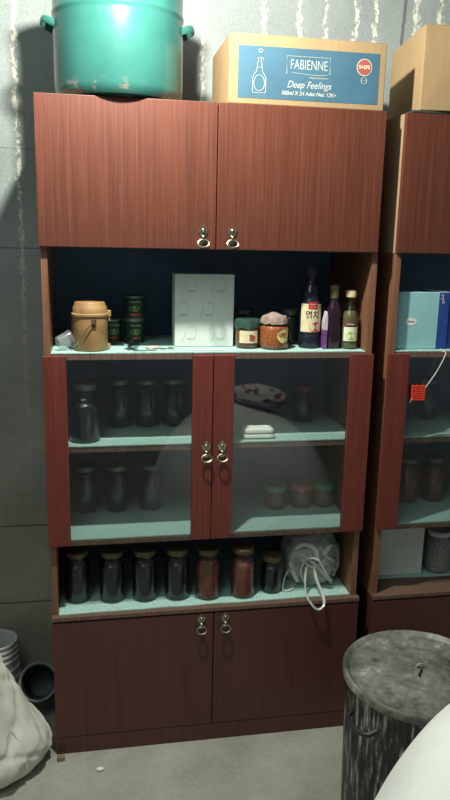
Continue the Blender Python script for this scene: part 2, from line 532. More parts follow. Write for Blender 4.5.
# ------------------------------------------------------------------ on top of the cabinets
def pot():
    t = thing('stock_pot', 'large teal-green enamel pot with two side handles on top of the cabinet', 'pot', (.232, .150, 2.0285))
    R = .183
    prof = [(0, .002), (R-.035, 0), (R-.012, .006), (R-.003, .018), (R, .034), (R+.001, .215), (R+.0005, .222), (R+.003, .228), (R+.003, .234), (R, .240), (R, .325), (R+.006, .330), (R+.006, .336), (R-.003, .336), (R-.004, .24), (R-.005, .04), (0, .02)]
    obj('pot_body', lathe(prof, 72), M['enamel'], t, True)
    for s in (-1, 1):
        bm = bmesh.new()
        for dz, dr, k in ((.196, .036, .0095),):
            pts = []
            for i in range(13):
                a = -1+2*i/12
                yy = .055*a
                xx = math.sqrt(R*R-yy*yy)-.004 + dr*math.sqrt(max(0, 1-abs(a)**2.6))
                pts.append((s*xx, yy, dz + .018*(math.sqrt(max(0, 1-abs(a)**2.6)))))
            add_tube(bm, pts, k, 10, False, .26)
        # web of the strap handle
        obj('handle', bm, M['enamel'], t, True)
pot()

def soap_carton():
    t = thing('printed_carton', 'cardboard carton with blue FABIENNE print lying on the left top cabinet', 'box', (.757, .004, 2.0285))
    W, D, H = .456, .30, .180
    obj('carton_body', box((-W/2, 0, 0), (W/2, D, H), .0025), M['card'], t)
    obj('top_flap', box((-W/2+.001, .002, H), (W/2-.001, D/2-.001, H+.0022), .0008), M['card'], t)
    obj('top_flap', box((-W/2+.001, D/2+.001, H), (W/2-.001, D-.002, H+.0022), .0008), M['card'], t)
    p = obj('printed_panel', box((-.203, -.0008, .016), (.208, .0006, .152)), M['blue_print'], t)
    # pump bottle drawing
    x, z = -.142, .030
    b = [(x-.017, z), (x+.017, z), (x+.019, z+.004), (x+.019, z+.040), (x+.012, z+.052), (x+.008, z+.056), (x+.008, z+.066), (x-.008, z+.066), (x-.008, z+.056), (x-.012, z+.052), (x-.019, z+.040), (x-.019, z+.004), (x-.017, z)]
    ov = [(x+.0155*math.sin(2*PI*i/20), z+.026+.021*math.cos(2*PI*i/20)) for i in range(20)]; ov.append(ov[0])
    lines = [b, ov, [(x-.006, z+.066), (x-.006, z+.080), (x+.006, z+.080), (x+.006, z+.066)], [(x-.004, z+.080), (x-.004, z+.090)], [(x+.004, z+.080), (x+.004, z+.090)], [(x-.007, z+.091), (x+.010, z+.091), (x+.010, z+.086)]]
    obj('bottle_drawing', strokes(lines, .0010, -.0010), M['white_ink'], p)
    obj('drop_drawing', shift(strokes([[(-.006, 0), (0, .002), (.006, 0), (.004, -.004), (0, -.008), (-.004, -.004), (-.006, 0)]], .0012, -.001), (-.140, 0, .142)), M['white_ink'], p)
    # framed name
    fr = [(-.064, .085), (-.04, .088), (0, .0845), (.04, .084), (.062, .088), (.062, .131), (-.064, .131), (-.064, .085)]
    obj('logo_frame', strokes([fr], .0010, -.001), M['white_ink'], p)
    obj('lettering', shift(text_bm('FABIENNE', .037, 0, -.0003, sx=.66), (0, -.0010, .109)), M['white_ink'], p)
    obj('small_print', strokes([[(.002+.0022*i, .077+.0016*math.sin(i*2.1)) for i in range(26)]], .0009, -.001), M['white_ink'], p)
    obj('lettering', shift(text_bm('Deep Feelings', .026, .35, .0001, sx=.88), (0.002, -.0010, .057)), M['white_ink'], p)
    obj('lettering', shift(text_bm('500ml X 24 Adet Net: 12Kg', .0145, .2, .0003, sx=.96), (.002, -.0010, .034)), M['white_ink'], p)
    def disc(x, z, r, y0, y1):
        bm = lathe([(r, 0), (r, y1-y0)], 28)
        for v in bm.verts: v.co = Vector((x+v.co.x, y0+v.co.z, z+v.co.y))
        return bm
    obj('roundel_rim', disc(.163, .114, .0232, -.0011, -.0004), M['white_ink'], p)
    rd = obj('roundel', disc(.163, .114, .0205, -.0015, -.0009), M['roundel'], p)
    obj('lettering', shift(text_bm('5+275', .013, 0, .0003), (.163, -.0016, .114)), M['cream'], p)
    obj('small_emblem', strokes([[(.164+.0085*math.sin(2*PI*i/16), .078+.0085*math.cos(2*PI*i/16)) for i in range(16)]+[(.164, .0865)], [(.158, .078), (.170, .078)]], .0008, -.001), M['white_ink'], p)
soap_carton()

def plain_carton():
    t = thing('plain_carton', 'unprinted brown carton on top of the right cabinet, shaded by the printed one', 'box', (1.096, .002, 2.0365), -.115)
    W, D, H = .40, .34, .230
    obj('carton_body', box((0, 0, 0), (W, D, H), .003), M['card'], t)
    obj('top_flap', box((.002, .002, H), (W-.002, D/2-.001, H+.0022)), M['card'], t)
    obj('top_flap', box((.002, D/2+.001, H), (W-.002, D-.002, H+.0022)), M['card'], t)
plain_carton()
tag(obj('dark_tray', box((1.075, .0, 2.0285), (1.50, .37, 2.0362), .002), plain('dark_green_board', (44, 56, 46), .6)), 'thin dark green board lying under the plain carton', 'board')

# ------------------------------------------------------------------ niche of the left unit
def mess_can():
    t = thing('food_can', 'tan metal food can with a wire bail handle standing at the niche left', 'food can', (.137, .085, ZN))
    R = .052
    obj('can_body', lathe([(0, .001), (R-.002, 0), (R, .004), (R, .100), (R+.0035, .103), (R+.0035, .108), (R-.001, .111), (0, .111)], 40), M['tan'], t, True)
    obj('can_lid', lathe([(0, .111), (R-.001, .111), (R-.002, .128), (R-.006, .133), (R-.0065, .139), (R-.009, .143), (0, .1445)], 40), M['tan'], t, True)
    h = thing  # wire handle hanging down over the front
    pts = smooth_path([(.012, -R-.006, .088), (-.004, -R-.010, .074), (-.022, -R-.006, .046), (-.040, -R+.008, .022), (-.052, -.030, .012), (-.0585, -.005, .014), (-.0575, .02, .04), (-.054, .026, .088)])
    obj('wire_handle', tube(pts, .0017, 6), M['wire'], t, True)
    bm = bmesh.new()
    add_box(bm, (.004, -R-.004, .074), (.018, -R+.004, .096), .002)
    add_box(bm, (.006, -R-.008, .08), (.014, -R-.003, .09), .002)
    obj('handle_lug', bm, plain('rusty_lug', (84, 64, 46), .6, .3), t)
    bm = bmesh.new(); add_box(bm, (R-.002, -.012, .098), (R+.010, .004, .118), .003); add_box(bm, (R+.002, -.01, .085), (R+.007, .002, .1), .002)
    obj('lid_clip', bm, M['tan'], t)
    bm = bmesh.new(); add_box(bm, (R-.003, -.012, .004), (R+.007, .006, .018), .003)
    obj('lower_lug', bm, M['tan'], t)
mess_can()

def plastic_cup():
    t = thing('plastic_cup', 'clear crumpled plastic cup left of the tan food can', 'cup', (.060, .07, ZN+.0275), rot=(.0, 1.25, .5))
    prof = [(0, -.022), (.019, -.022), (.020, -.018), (.024, .02), (.0262, .022), (.0255, .024), (.0232, .021), (.018, -.019), (0, -.0195)]
    bm = lathe(prof, 24)
    for v in bm.verts:
        n = noise.noise(v.co*90); v.co.x *= 1+.10*n; v.co.y *= .82+.10*n
    obj('cup_body', bm, M['clear_plastic'], t, True)
plastic_cup()

def pea_tin(loc, label):
    t = thing('food_tin', label, 'tin', loc, .1, 'dark green food tins')
    R = .033
    obj('tin_body', lathe([(0, .001), (R, 0), (R+.001, .002), (R, .004), (R, .070), (R+.001, .072), (R, .0745), (R-.003, .0735), (0, .0725)], 32), M['steel'], t, True)
    lb = obj('paper_label', lathe([(R+.0003, .005), (R+.0007, .005), (R+.0007, .069), (R+.0003, .069)], 32, cap=False), plain('dark_green_label', (30, 48, 34), .5, var=.25, scale=60), t, True)
    obj('printed_leaves', wrap(crumple_flat(.016, .010, 5), R+.0012), plain('leaf_green_print', (92, 120, 76), .6, var=.3, scale=200), lb, True, (0, 0, .036))
    obj('printed_fruit', wrap(crumple_flat(.018, .004, 3), R+.0014), plain('fruit_red_print', (170, 62, 44), .6, var=.3, scale=200), lb, True, (0, 0, .016))
    obj('printed_name', wrap(strokes([[(-.017, .0), (-.013, .003), (-.009, -.002), (-.005, .002), (0, -.001), (.004, .003), (.008, -.002), (.012, .002), (.018, -.001)]], .0014, -.0005), R+.0012), plain('pale_print', (168, 176, 150), .7), lb, False, (0, 0, .056))
    return t
def crumple_flat(a, b, seed):
    bm = bmesh.new(); n = 22
    pts = []
    for i in range(n):
        t = 2*PI*i/n; k = 1+.35*noise.noise(Vector((math.cos(t)*1.7+seed, math.sin(t)*1.7, seed*.37)))
        pts.append((a*k*math.cos(t), b*k*math.sin(t)))
    A = [bm.verts.new((x, 0, z)) for x, z in pts]; C0 = bm.verts.new((0, -.0001, 0))
    for i in range(n): bm.faces.new((A[i], A[(i+1) % n], C0))
    return bm
YT = .235
p0 = pea_tin((.2755, YT, ZN), 'dark green food tin at the bottom of the stack of two beside the food can')
dup(p0, (.2765, YT, ZN+.0748), 'dark green food tin on top of the stack of two', .0)
dup(p0, (.203, YT+.01, ZN), 'single dark green food tin just right of and behind the tan food can', .25)

def lying_jar():
    t = thing('glass_tumbler', 'small clear glass tumbler lying on its side before the tins', 'glass', (.257, .075, ZN+.0205), rot=(PI/2, 0, .35))
    obj('glass_body', lathe([(0, -.022), (.015, -.022), (.0165, -.018), (.0185, .02), (.0190, .022), (.0168, .022), (.0145, -.016), (0, -.017)], 28), glassy('tumbler_glass', (.62, .66, .68), 1.52, .03), t, True)
    obj('glass_base', lathe([(0, -.0165), (.0142, -.0162), (.0142, -.010), (0, -.010)], 24), plain('dark_tumbler_base', (44, 46, 50), .3), t, True)
lying_jar()
tag(obj('crumpled_wrapper', shift(crumple((.018, .010, .004), .5, 3, 3, 3, squash_floor=-.0034), (.325, .085, ZN+.0036)), plain('pale_wrapper', (196, 186, 180), .5)), 'small pale crumpled wrapper on the niche cloth', 'wrapper')
o = tag(obj('pink_eraser', box((-.008, -.004, 0), (.008, .004, .007), .0015), plain('pink_rubber', (196, 120, 112), .7), None, False, (.335, .102, ZN), (0, 0, .3)), 'tiny pink scrap behind the pale wrapper', 'scrap')
def spectacles():
    t = thing('wire_clip', 'small bent wire clip lying left of the white box', 'clip', (.366, .070, ZN+.0022), .2)
    def ring(cx): return [(cx+.009*math.cos(2*PI*i/16), .006*math.sin(2*PI*i/16), .001) for i in range(16)]
    bm = tube(ring(-.012), .0013, 6, True); add_tube(bm, ring(.012), .0013, 6, True)
    add_tube(bm, [(-.003, 0, .001), (.003, 0, .001)], .0012)
    obj('wire_loops', bm, M['wire'], t, True)
    obj('wire_arm', tube([(.021, 0, .001), (.026, .01, .001), (.010, .022, .001)], .0012), M['wire'], t, True)
spectacles()
tag(obj('knife', add_prism(bmesh.new(), [(-.035, 0), (.02, 0), (.035, .0008), (.02, .0016), (-.035, .0016)], -.004, .004), M['wire'], None, False, (.297, .045, ZN), (0, 0, .12)), 'thin metal strip lying on the niche cloth near the tumbler', 'strip')
tag(obj('paper_slip', box((-.055, -.010, 0), (.055, .010, .0012)), plain('white_paper', (200, 208, 204), .8, var=.02), None, False, (.490, .052, ZN), (0, 0, .03)), 'flat paper slip in front of the white box', 'paper')

def sketch_motifs(W, H, rows, cols, seed):
    """loose cursive words with a drooping flower-like outline beside each: one list of lines per motif"""
    rnd = random.Random(seed); out = []
    for r in range(rows):
        for c in range(cols):
            cx = (c+.5+(.06 if r % 2 == 0 else -.34))/cols*W; cz = (r+.34)/rows*H
            if cx < .02: cx += .010
            s = .015; L = []
            L.append([(cx-s*.9+s*1.9*i/15, cz+s*.16*math.sin(i*1.9+seed)+rnd.uniform(-.0012, .0012)) for i in range(16)])
            L.append([(cx-s*.7+s*1.4*i/9, cz-s*.25+rnd.uniform(-.001, .001)) for i in range(10)])
            L.append([(p.x, p.y) for p in smooth_path([(cx+s*.6, cz+s*.3, 0), (cx+s*1.05, cz+s*1.1, 0), (cx+s*.75, cz+s*2.1, 0), (cx+s*.15, cz+s*2.6, 0), (cx-s*.35, cz+s*2.2, 0)], 4)])
            L.append([(p.x, p.y) for p in smooth_path([(cx-s*2.1, cz-s*.7, 0), (cx-s*1.6, cz+s*.1, 0), (cx-s*1.45, cz+s*.9, 0), (cx-s*1.2, cz+s*1.5, 0)], 4)])
            L = [[p for p in l if .003 < p[0] < W-.003 and .003 < p[1] < H-.003] for l in L]
            out.append([l for l in L if len(l) > 1])
    return [o for o in out if o]
def white_box(loc, W, D, H, rz, label, rows, cols, seed):
    t = thing('white_box', label, 'box', loc, rz)
    b = obj('box_body', box((0, 0, 0), (W, D, H), .0012), M['white_box'], t)
    for m in sketch_motifs(W, H, rows, cols, seed):
        obj('printed_sketch', strokes(m, .00058, -.0002), M['ink_grey'], t)
    obj('lid_edge', box((-.0006, -.0006, H-.0035), (W+.0006, D+.0006, H+.0008)), M['white_box'], t)
white_box((.396, .124, ZN), .185, .085, .224, 0, 'tall white box with faint grey sketches standing mid niche', 3, 2, 3)

def jar_prof(R, H, neck=.72, sh=.80, base=.006):
    return [(0, .0015), (R*.86, 0), (R*.97, base*.6), (R, base*1.6), (R, H*sh), (R*.97, H*(sh+.04)), (R*.86, H*(sh+.09)), (R*neck, H*(sh+.125)), (R*neck, H*.985), (0, H*.985)]
def jar(loc, R, H, cont, lidmat, label, group=None, name='preserve_jar', neck=.78, sh=.78, fill=.88, glass=None):
    t = thing(name, label, 'jar', loc, 0, group)
    obj('glass_body', lathe(jar_prof(R, H-.008, neck, sh), 32), glass or M['jar_glass'], t, True)
    k = .93
    obj('contents', lathe([(r*k, .003+z*.97) for r, z in jar_prof(R, (H-.008)*fill, neck*.95, sh) ], 28), cont, t, True)
    rl = R*neck*1.08
    if lidmat:
        obj('jar_lid', lathe([(rl, H-.018), (rl+.001, H-.016), (rl+.001, H-.004), (rl-.002, H-.0005), (rl-.005, H), (rl-.009, H-.0015), (0, H-.0015)], 32), lidmat, t, True)
    return t
C_meat = plain('brown_stew', (122, 66, 38), .6, var=.4, scale=90)
C_orange = plain('orange_relish', (158, 84, 38), .6, var=.3, scale=160)
C_dark = plain('dark_berry_syrup', (20, 20, 26), .3, var=.2)
C_brown = plain('red_brown_preserve', (112, 56, 42), .5, var=.25, scale=80)
C_red = plain('red_preserve', (110, 44, 44), .5, var=.3, scale=80)
C_pale = plain('grey_green_pickle', (52, 56, 52), .5, var=.3, scale=50)

# brown stew jar with green film lid and label
j = jar((.622, .105, ZN), .0375, .090, C_meat, None, 'squat stew jar with cream label under green film, beside the white box', None, 'stew_jar', .93, .84, .97)
lb = obj('paper_label', patch(.062, .018, .056, .0376, a0=-.05), M['cream'], j, True)
obj('meat_picture', wrap(crumple_flat(.016, .010, 2), .0386), plain('meat_print', (142, 62, 48), .6, var=.3, scale=200), lb, True, (.004, 0, .034))
bm = lathe([(.039, .062), (.0405, .072), (.0398, .082), (.038, .0895), (.03, .0925), (0, .0935)], 40)
for v in bm.verts:
    a = math.atan2(v.co.y, v.co.x); v.co.z += .004*math.sin(a*5)*(v.co.z < .075); k = 1+.02*math.sin(a*11); v.co.x *= k; v.co.y *= k
obj('film_cover', bm, plain('green_film_cover', (46, 74, 62), .4, var=.2), j, True)
# large orange jar with paper cover
j = jar((.704, .088, ZN), .0475, .100, C_orange, None, 'round orange relish jar with a paper cover tied over its mouth', None, 'relish_jar', .74, .70, .98)
lb = obj('paper_label', wrap(shift(crumple_flat(.022, .021, 9), (0, 0, 0)), .0482), plain('yellow_cream_label', (206, 190, 120), .7, var=.15, scale=120), j, True, (0, 0, .044), (0, 0, .42))
obj('label_print', wrap(crumple_flat(.013, .006, 4), .0486), plain('brown_print', (150, 92, 60), .7, var=.3, scale=200), lb, True, (0, 0, .003))
bm = lathe([(.043, .079), (.042, .084), (.040, .094), (.037, .101), (.022, .106), (.008, .112), (0, .114)], 40)
for v in bm.verts:
    a = math.atan2(v.co.y, v.co.x); k = 1+.07*math.sin(a*9+1)*noise.noise(v.co*60+Vector((3, 1, 2)))*2; v.co.x *= k; v.co.y *= k; v.co.z += .006*noise.noise(v.co*50)
obj('paper_cover', bm, plain('pinkish_paper_cover', (140, 122, 112), .8, var=.15, scale=70), j, True)
# dark back jars
jar((.640, .27, ZN), .036, .105, C_pale, M['steel'], 'dim jar at the back behind the stew jar', None, 'dim_jar')
jar((.785, .20, ZN), .030, .112, plain('dim_green_jar_contents', (54, 66, 58), .6), M['steel'], 'dim greenish jar behind, between relish jar and sauce bottle', None, 'dim_jar')

def bottle(loc, prof, gmat, label, name, rz=0, seg=32):
    t = thing(name, label, 'bottle', loc, rz)
    obj('bottle_body', lathe(prof, seg), gmat, t, True)
    return t
# anchovy sauce bottle
R = .034
t = bottle((.823, .104, ZN), [(0, .001), (R-.003, 0), (R, .005), (R, .035), (R-.002, .040), (R, .046), (R, .142), (R-.003, .152), (R-.006, .160), (R-.006, .166), (R-.003, .172), (R-.006, .186), (.017, .204), (.0145, .210), (.0145, .226), (0, .226)], plain('dark_sauce_plastic', (28, 32, 44), .22, var=.15), 'large dark sauce bottle with cream Korean label and red badge', 'sauce_bottle')
obj('bottle_cap', lathe([(.0155, .226), (.0165, .227), (.0165, .247), (.015, .250), (0, .250)], 24), plain('dark_red_brown_cap', (62, 48, 50), .5), t, True)
lb = obj('paper_label', patch(.088, .052, .140, R, a0=.1), M['cream'], t, True)
obj('lettering', wrap(shift(text_bm('멸치', .027, 0, .0003, sx=.92), (-.001, -.0008, .104)), R), M['dark_ink'], lb)
obj('red_badge', patch(.030, .124, .146, R+.0006), M['red_ink'], lb, True)
obj('lettering', wrap(strokes([[(-.010, .137), (-.006, .139), (-.002, .136), (.003, .139), (.009, .137)], [(-.008, .130), (.008, .130)]], .0011, -.0014), R), plain('pink_print', (206, 150, 140), .7), lb)
obj('red_picture', wrap(crumple_flat(.022, .015, 6), R+.0009), plain('red_pepper_print', (172, 66, 50), .7, var=.35, scale=150), lb, True, (0, 0, .068), (0, 0, .30))
# narrow purple packet
t = thing('purple_packet', 'narrow purple and white packet squeezed between the sauce and the tall purple bottle', 'packet', (.8645, .074, ZN), .0)
obj('packet_body', box((-.0055, -.014, 0), (.0055, .014, .060), .001), plain('purple_print', (112, 66, 128), .5, var=.1), t)
obj('packet_top', add_prism(bmesh.new(), [(-.0055, .060), (.0055, .060), (.0055, .100), (.002, .118), (-.0055, .085)], -.014, .014), plain('lilac_white_print', (190, 176, 190), .5, var=.1), t)
# tall square purple bottle
t = thing('liqueur_bottle', 'tall slim square dark purple bottle with gold cap', 'bottle', (.8935, .080, ZN), .0)
w = .0205
bm = bmesh.new()
prof = [(w-.002, 0, 5), (w, .004, 5), (w, .118, 5), (w-.003, .130, 4), (.013, .146, 2.6), (.0115, .154, 2), (.0115, .165, 2)]
rings = []
for r, z, e in prof:
    ring = []
    for i in range(32):
        a = 2*PI*i/32; c, s = math.cos(a), math.sin(a)
        k = (abs(c)**e+abs(s)**e)**(-1/e); ring.append(bm.verts.new((r*k*c, r*k*s, z)))
    rings.append(ring)
for A, B in zip(rings, rings[1:]):
    for i in range(32): bm.faces.new((A[i], A[(i+1) % 32], B[(i+1) % 32], B[i]))
bm.faces.new(list(reversed(rings[0]))); bm.faces.new(rings[-1])
obj('bottle_body', bm, plain('dark_purple_glass', (40, 24, 34), .15, var=.15), t, True)
obj('bottle_cap', lathe([(.0135, .158), (.0142, .160), (.0142, .182), (.0138, .184), (.0142, .186), (.0142, .196), (.0125, .1985), (0, .1985)], 28), M['gold'], t, True)
# clear bottle with green label
R = .029
t = bottle((.9475, .078, ZN), [(0, .001), (R-.003, 0), (R, .004), (R, .088), (R-.001, .098), (R-.005, .112), (R-.012, .128), (.0135, .137), (.0125, .142), (.0145, .144), (.0125, .147), (.012, .165), (0, .165)], glassy('clear_bottle_glass', (.80, .82, .74), 1.5, .03), 'clear bottle with white and green label and cream cap, right end of niche', 'oil_bottle')
obj('oil', lathe([(0, .004), (R-.004, .003), (R-.003, .008), (R-.003, .088), (R-.006, .104), (R-.012, .118), (0, .120)], 28), plain('olive_oil', (104, 98, 72), .3, var=.15), t, True)
obj('bottle_cap', lathe([(.0135, .160), (.0168, .163), (.0172, .178), (.015, .183), (0, .1835)], 24), plain('cream_cap', (186, 170, 130), .5), t, True)
lb = obj('paper_label', patch(.048, .026, .070, R, a0=-.12), plain('white_label', (214, 214, 188), .7, var=.04), t, True)
obj('green_picture', wrap(crumple_flat(.013, .014, 7), R+.0009), plain('lime_print', (140, 172, 78), .7, var=.25, scale=120), lb, True, (0, 0, .042), (0, 0, -.1))
obj('upper_band', patch(.044, .073, .084, R, a0=-.10), plain('dark_red_band', (104, 52, 48), .6), t, True)
obj('band_lettering', wrap(strokes([[(-.017, .0775), (-.013, .0800), (-.009, .0770), (-.005, .0800), (0, .0770), (.004, .0795)]], .0016, -.0008), R), M['white_ink'], t)

# ------------------------------------------------------------------ behind the glass, left unit
jd = jar((.114, .108, ZG), .0485, .182, C_dark, M['steel'], 'largest dark jar at the front left behind the glass, upper shelf', None, 'preserve_jar', .70, .72, .86)
j1 = jar((.226, .275, ZG), .041, .163, C_dark, M['steel'], 'dim dark jar on the upper glass shelf, second from the left', 'dim jars behind the left glass door')
dup(j1, (.317, .275, ZG), 'dim dark jar on the upper glass shelf, third from the left')
dup(j1, (.412, .275, ZG), 'dim dark jar on the upper glass shelf, nearest the middle stiles')
dup(j1, (.108, .27, ZB), 'dim dark jar on the lower glass shelf, leftmost')
dup(j1, (.216, .27, ZB), 'dim dark jar on the lower glass shelf, second from the left')
dup(j1, (.331, .27, ZB), 'dim dark jar on the lower glass shelf, third from the left')
# folded towel
t = thing('folded_towel', 'small white folded towel on the shelf behind the right glass door', 'towel', (.664, .092, ZG))
def slab(w, d, z0, z1, sd):
    bm = box((-w/2, -d/2, z0), (w/2, d/2, z1)); bmesh.ops.subdivide_edges(bm, edges=bm.edges[:], cuts=5, use_grid_fill=True)
    zc = (z0+z1)/2
    for v in bm.verts:
        fx = abs(v.co.x)/(w/2); fy = abs(v.co.y)/(d/2)
        v.co.z = zc+(v.co.z-zc)*(1-.45*max(fx, fy)**6) + (.0012*noise.noise(v.co*60+Vector((sd, 0, 0))) if z0 > 0 or v.co.z > zc else 0)
        v.co.x *= 1-.06*fy**4; v.co.y *= 1-.06*fx**4
    return bm
TW = plain('white_towel', (232, 236, 226), .95, var=.03, scale=200, bump=.4)
obj('lower_fold', slab(.105, .062, 0, .016, 1), TW, t, 'all')
obj('upper_fold', slab(.096, .058, .0158, .033, 5), TW, t, 'all')
jar((.868, .285, ZG), .040, .130, C_dark, plain('dull_red_lid', (136, 60, 60), .5), 'dim jar with a dull red lid at the back right of the glass shelf', None, 'red_lidded_jar')
for x, cm, cc, lab in ((.763, (82, 128, 104), C_brown, 'small jar with a green film cover, left of three on the lower glass shelf'),
                   (.857, (156, 78, 78), C_red, 'small jar with a pink-red cover, middle of three on the lower glass shelf'),
                   (.938, (62, 128, 74), C_brown, 'small jar with a bright green cover, right of three on the lower glass shelf')):
    R = .0395
    j = jar((x, .225, ZB), R, .083, cc, None, lab, 'covered small jars on the lower glass shelf', 'covered_jar', .93, .86, .97)
    bm = lathe([(R*1.06, .066), (R*1.03, .072), (R*.98, .080), (R*.9, .085), (0, .0865)], 36)
    for v in bm.verts:
        a = math.atan2(v.co.y, v.co.x); v.co.z += .003*math.sin(a*6+x*40)*(v.co.z < .07)
    obj('film_cover', bm, plain('cover_%d' % cm[0], cm, .5, var=.15), j, True)

# ------------------------------------------------------------------ big jars in the open gap
jj = jar((.080, .110, ZJ), .042, .172, C_dark, M['gold'], 'leftmost dark jar in the open row above the base cabinet', 'jars in the open row')
dup(jj, (.192, .098, ZJ), 'second dark jar from the left in the open row')
dup(jj, (.298, .092, ZJ), 'third dark jar from the left in the open row')
dup(jj, (.404, .086, ZJ), 'fourth dark jar from the left, next to the brown jars of the open row')
jb = jar((.505, .076, ZJ), .042, .172, C_brown, M['gold'], 'left one of the two red-brown preserve jars in the open row', 'jars in the open row', fill=.84)
dup(jb, (.622, .070, ZJ), 'right one of the two red-brown preserve jars, under the right glass door')
jar((.725, .088, ZJ), .038, .128, C_dark, M['gold'], 'short dark jar between the brown jars and the plastic bag', 'jars in the open row')

t = thing('plastic_bag', 'crumpled clear plastic bag hanging its loop over the base cabinet edge', 'plastic bag', (.880, .150, ZJ))
bm = crumple((.088, .088, .100), .22, 1.9, 5, 5, squash_floor=-.080)
for v in bm.verts:
    v.co.x = max(-.094, min(.094, v.co.x*1.06)) + .004*noise.noise(v.co*40); v.co.z = min(v.co.z, .112)
obj('bag_body', shift(bm, (0, .01, .0855)), M['bag_plastic'], t, True)
def band(name, pts, r, fl=.35): obj(name, tube(smooth_path(pts, 7), r, 8, False, fl), M['bag_strap'], t, True)
band('bag_loop', [(-.030, -.070, .100), (-.046, -.100, .060), (-.050, -.128, .012), (-.042, -.166, -.008), (-.022, -.176, -.024), (.000, -.171, -.012), (.004, -.140, .008), (-.010, -.112, .050), (-.016, -.08, .095)], .0066, .6)
band('bag_strap', [(-.066, -.040, .120), (-.030, -.085, .110), (.015, -.090, .066), (.050, -.085, .028)], .007)
band('bag_strap', [(.060, -.050, .140), (.020, -.088, .105), (-.020, -.09, .085), (-.055, -.075, .110)], .007)
band('bag_strap', [(-.085, -.04, .06), (-.108, -.065, .040), (-.116, -.080, .006), (-.100, -.085, .003), (-.08, -.075, .006)], .0055)
band('bag_strap', [(-.060, -.060, .020), (-.082, -.050, .070), (-.074, -.048, .130), (-.040, -.066, .158), (-.008, -.080, .140), (-.006, -.098, .110)], .0075, .3)
band('bag_strap', [(-.040, -.088, .020), (-.058, -.084, .070), (-.040, -.088, .118), (-.008, -.100, .120), (.012, -.100, .090), (.036, -.094, .050), (.052, -.084, .022)], .0075, .3)
band('bag_strap', [(.070, -.050, .030), (.086, -.046, .080), (.078, -.048, .130), (.048, -.066, .150), (.020, -.086, .128)], .0075, .3)
band('bag_strap', [(.075, -.04, .06), (.060, -.080, .095), (.030, -.085, .120), (.01, -.07, .15)], .006)

# ------------------------------------------------------------------ right unit contents
t = thing('document_folder', 'pale aqua folder box with a white oval sticker in the right niche', 'folder', (1.088, .046, ZN), 0)
obj('folder_cover', box((0, 0, 0), (.142, .050, .181), .002), plain('pale_aqua_card', (138, 188, 190), .6, var=.04, scale=8), t)
obj('spine_strip', box((.1405, -.001, 0), (.1425, .05, .181)), plain('aqua_edge', (120, 168, 172), .6), t)
bm = lathe([(.0195, 0), (.0195, .0008)], 28)
for v in bm.verts: v.co = Vector((v.co.x, -v.co.z, v.co.y*.6))
st = obj('oval_sticker', bm, plain('white_sticker', (214, 220, 214), .6, var=.02), t, False, (.052, 0, .088))
obj('lettering', shift(strokes([[(-.011, 0), (-.008, .002), (-.005, -.001), (-.002, .002), (.001, -.001), (.004, .002), (.007, -.001), (.011, .001)]], .0011, -.001), (0, 0, 0)), M['dark_ink'], st)
t = thing('blue_book', 'blue book with white mark standing right of the pale folder', 'book', (1.233, .046, ZN), 0)
BB = plain('royal_blue_cover', (34, 66, 138), .45, var=.08)
obj('book_cover', box((0, 0, 0), (.034, .15, .181), .0015), BB, t)
obj('page_block', box((.003, .003, .181), (.031, .146, .1822)), plain('paper_edge', (206, 206, 196), .8), t)
obj('lettering', shift(text_bm('2', .022, 0, .0008), (.008, -.0008, .166)), M['white_ink'], t)
obj('lettering', shift(text_bm('R', .016, 0, .0006), (.012, -.0008, .150)), M['white_ink'], t)
t = thing('blue_book', 'second darker blue book at the far right picture edge of the niche', 'book', (1.269, .050, ZN), 0)
obj('book_cover', box((0, 0, 0), (.05, .14, .178), .0015), plain('navy_cover', (30, 52, 112), .45, var=.08), t)
obj('page_block', box((.003, .003, .178), (.047, .136, .179)), plain('paper_edge', (206, 206, 196), .8), t)

# orange mesh scrubber on a white string, hanging in front of the glass
t = thing('mesh_scrubber', 'orange mesh scrubber hanging on a white string before the right glass', 'scrubber', (1.160, -.006, 1.168))
bm = bmesh.new()
OR = plain('orange_mesh', (226, 72, 40), .6, var=.06)
for i in range(6): add_box(bm, (-.022+i*.0078, -.003, .004*(i == 5)), (-.022+i*.0078+.0026, .003, .050-.004*(i % 2)))
for k in range(7): add_box(bm, (-.023, -.0034, .001+k*.0074), (.0215 if k != 4 else .025, .0034, .001+k*.0074+.0026))
obj('mesh_body', bm, OR, t)
obj('string', tube(smooth_path([(.018, -.001, .036), (.040, -.004, .070), (.062, -.006, .110), (.080, -.003, .150), (.083, .020, .1535), (.085, .045, .1580)]), .0014, 6), plain('white_string', (206, 206, 198), .8), t, True)
obj('string_tail', tube(smooth_path([(-.018, -.002, .01), (-.024, -.003, .002), (-.027, -.003, -.006)]), .0010, 6), M['white_ink'], t, True)
jr = jar((1.255, .235, ZB), .043, .165, C_red, M['steel'], 'red preserve jar just right of the right unit stile, lower glass shelf', 'red jars behind the right unit glass')
dup(jr, (1.358, .235, ZB), 'red preserve jar at the right picture edge, lower glass shelf')
jk = jar((1.225, .285, ZG), .043, .150, C_dark, M['steel'], 'dim dark jar behind the orange scrubber, upper glass shelf of right unit', 'dark jars in the right unit')
dup(jk, (1.33, .285, ZG), 'dim dark jar at the right picture edge, upper glass shelf of right unit')
white_box((1.102, .135, ZJ), .192, .10, .178, 0, 'white sketch-printed box in the open gap of the right unit', 2, 2, 8)
t = jar((1.365, .16, ZJ), .046, .155, plain('pale_grains', (128, 124, 116), .8, var=.25, scale=150), plain('white_cap', (196, 200, 196), .5), 'clear plastic jar of pale grains beside the white box of the right unit', None, 'plastic_jar', .8, .8, .9, M['clear_plastic'])

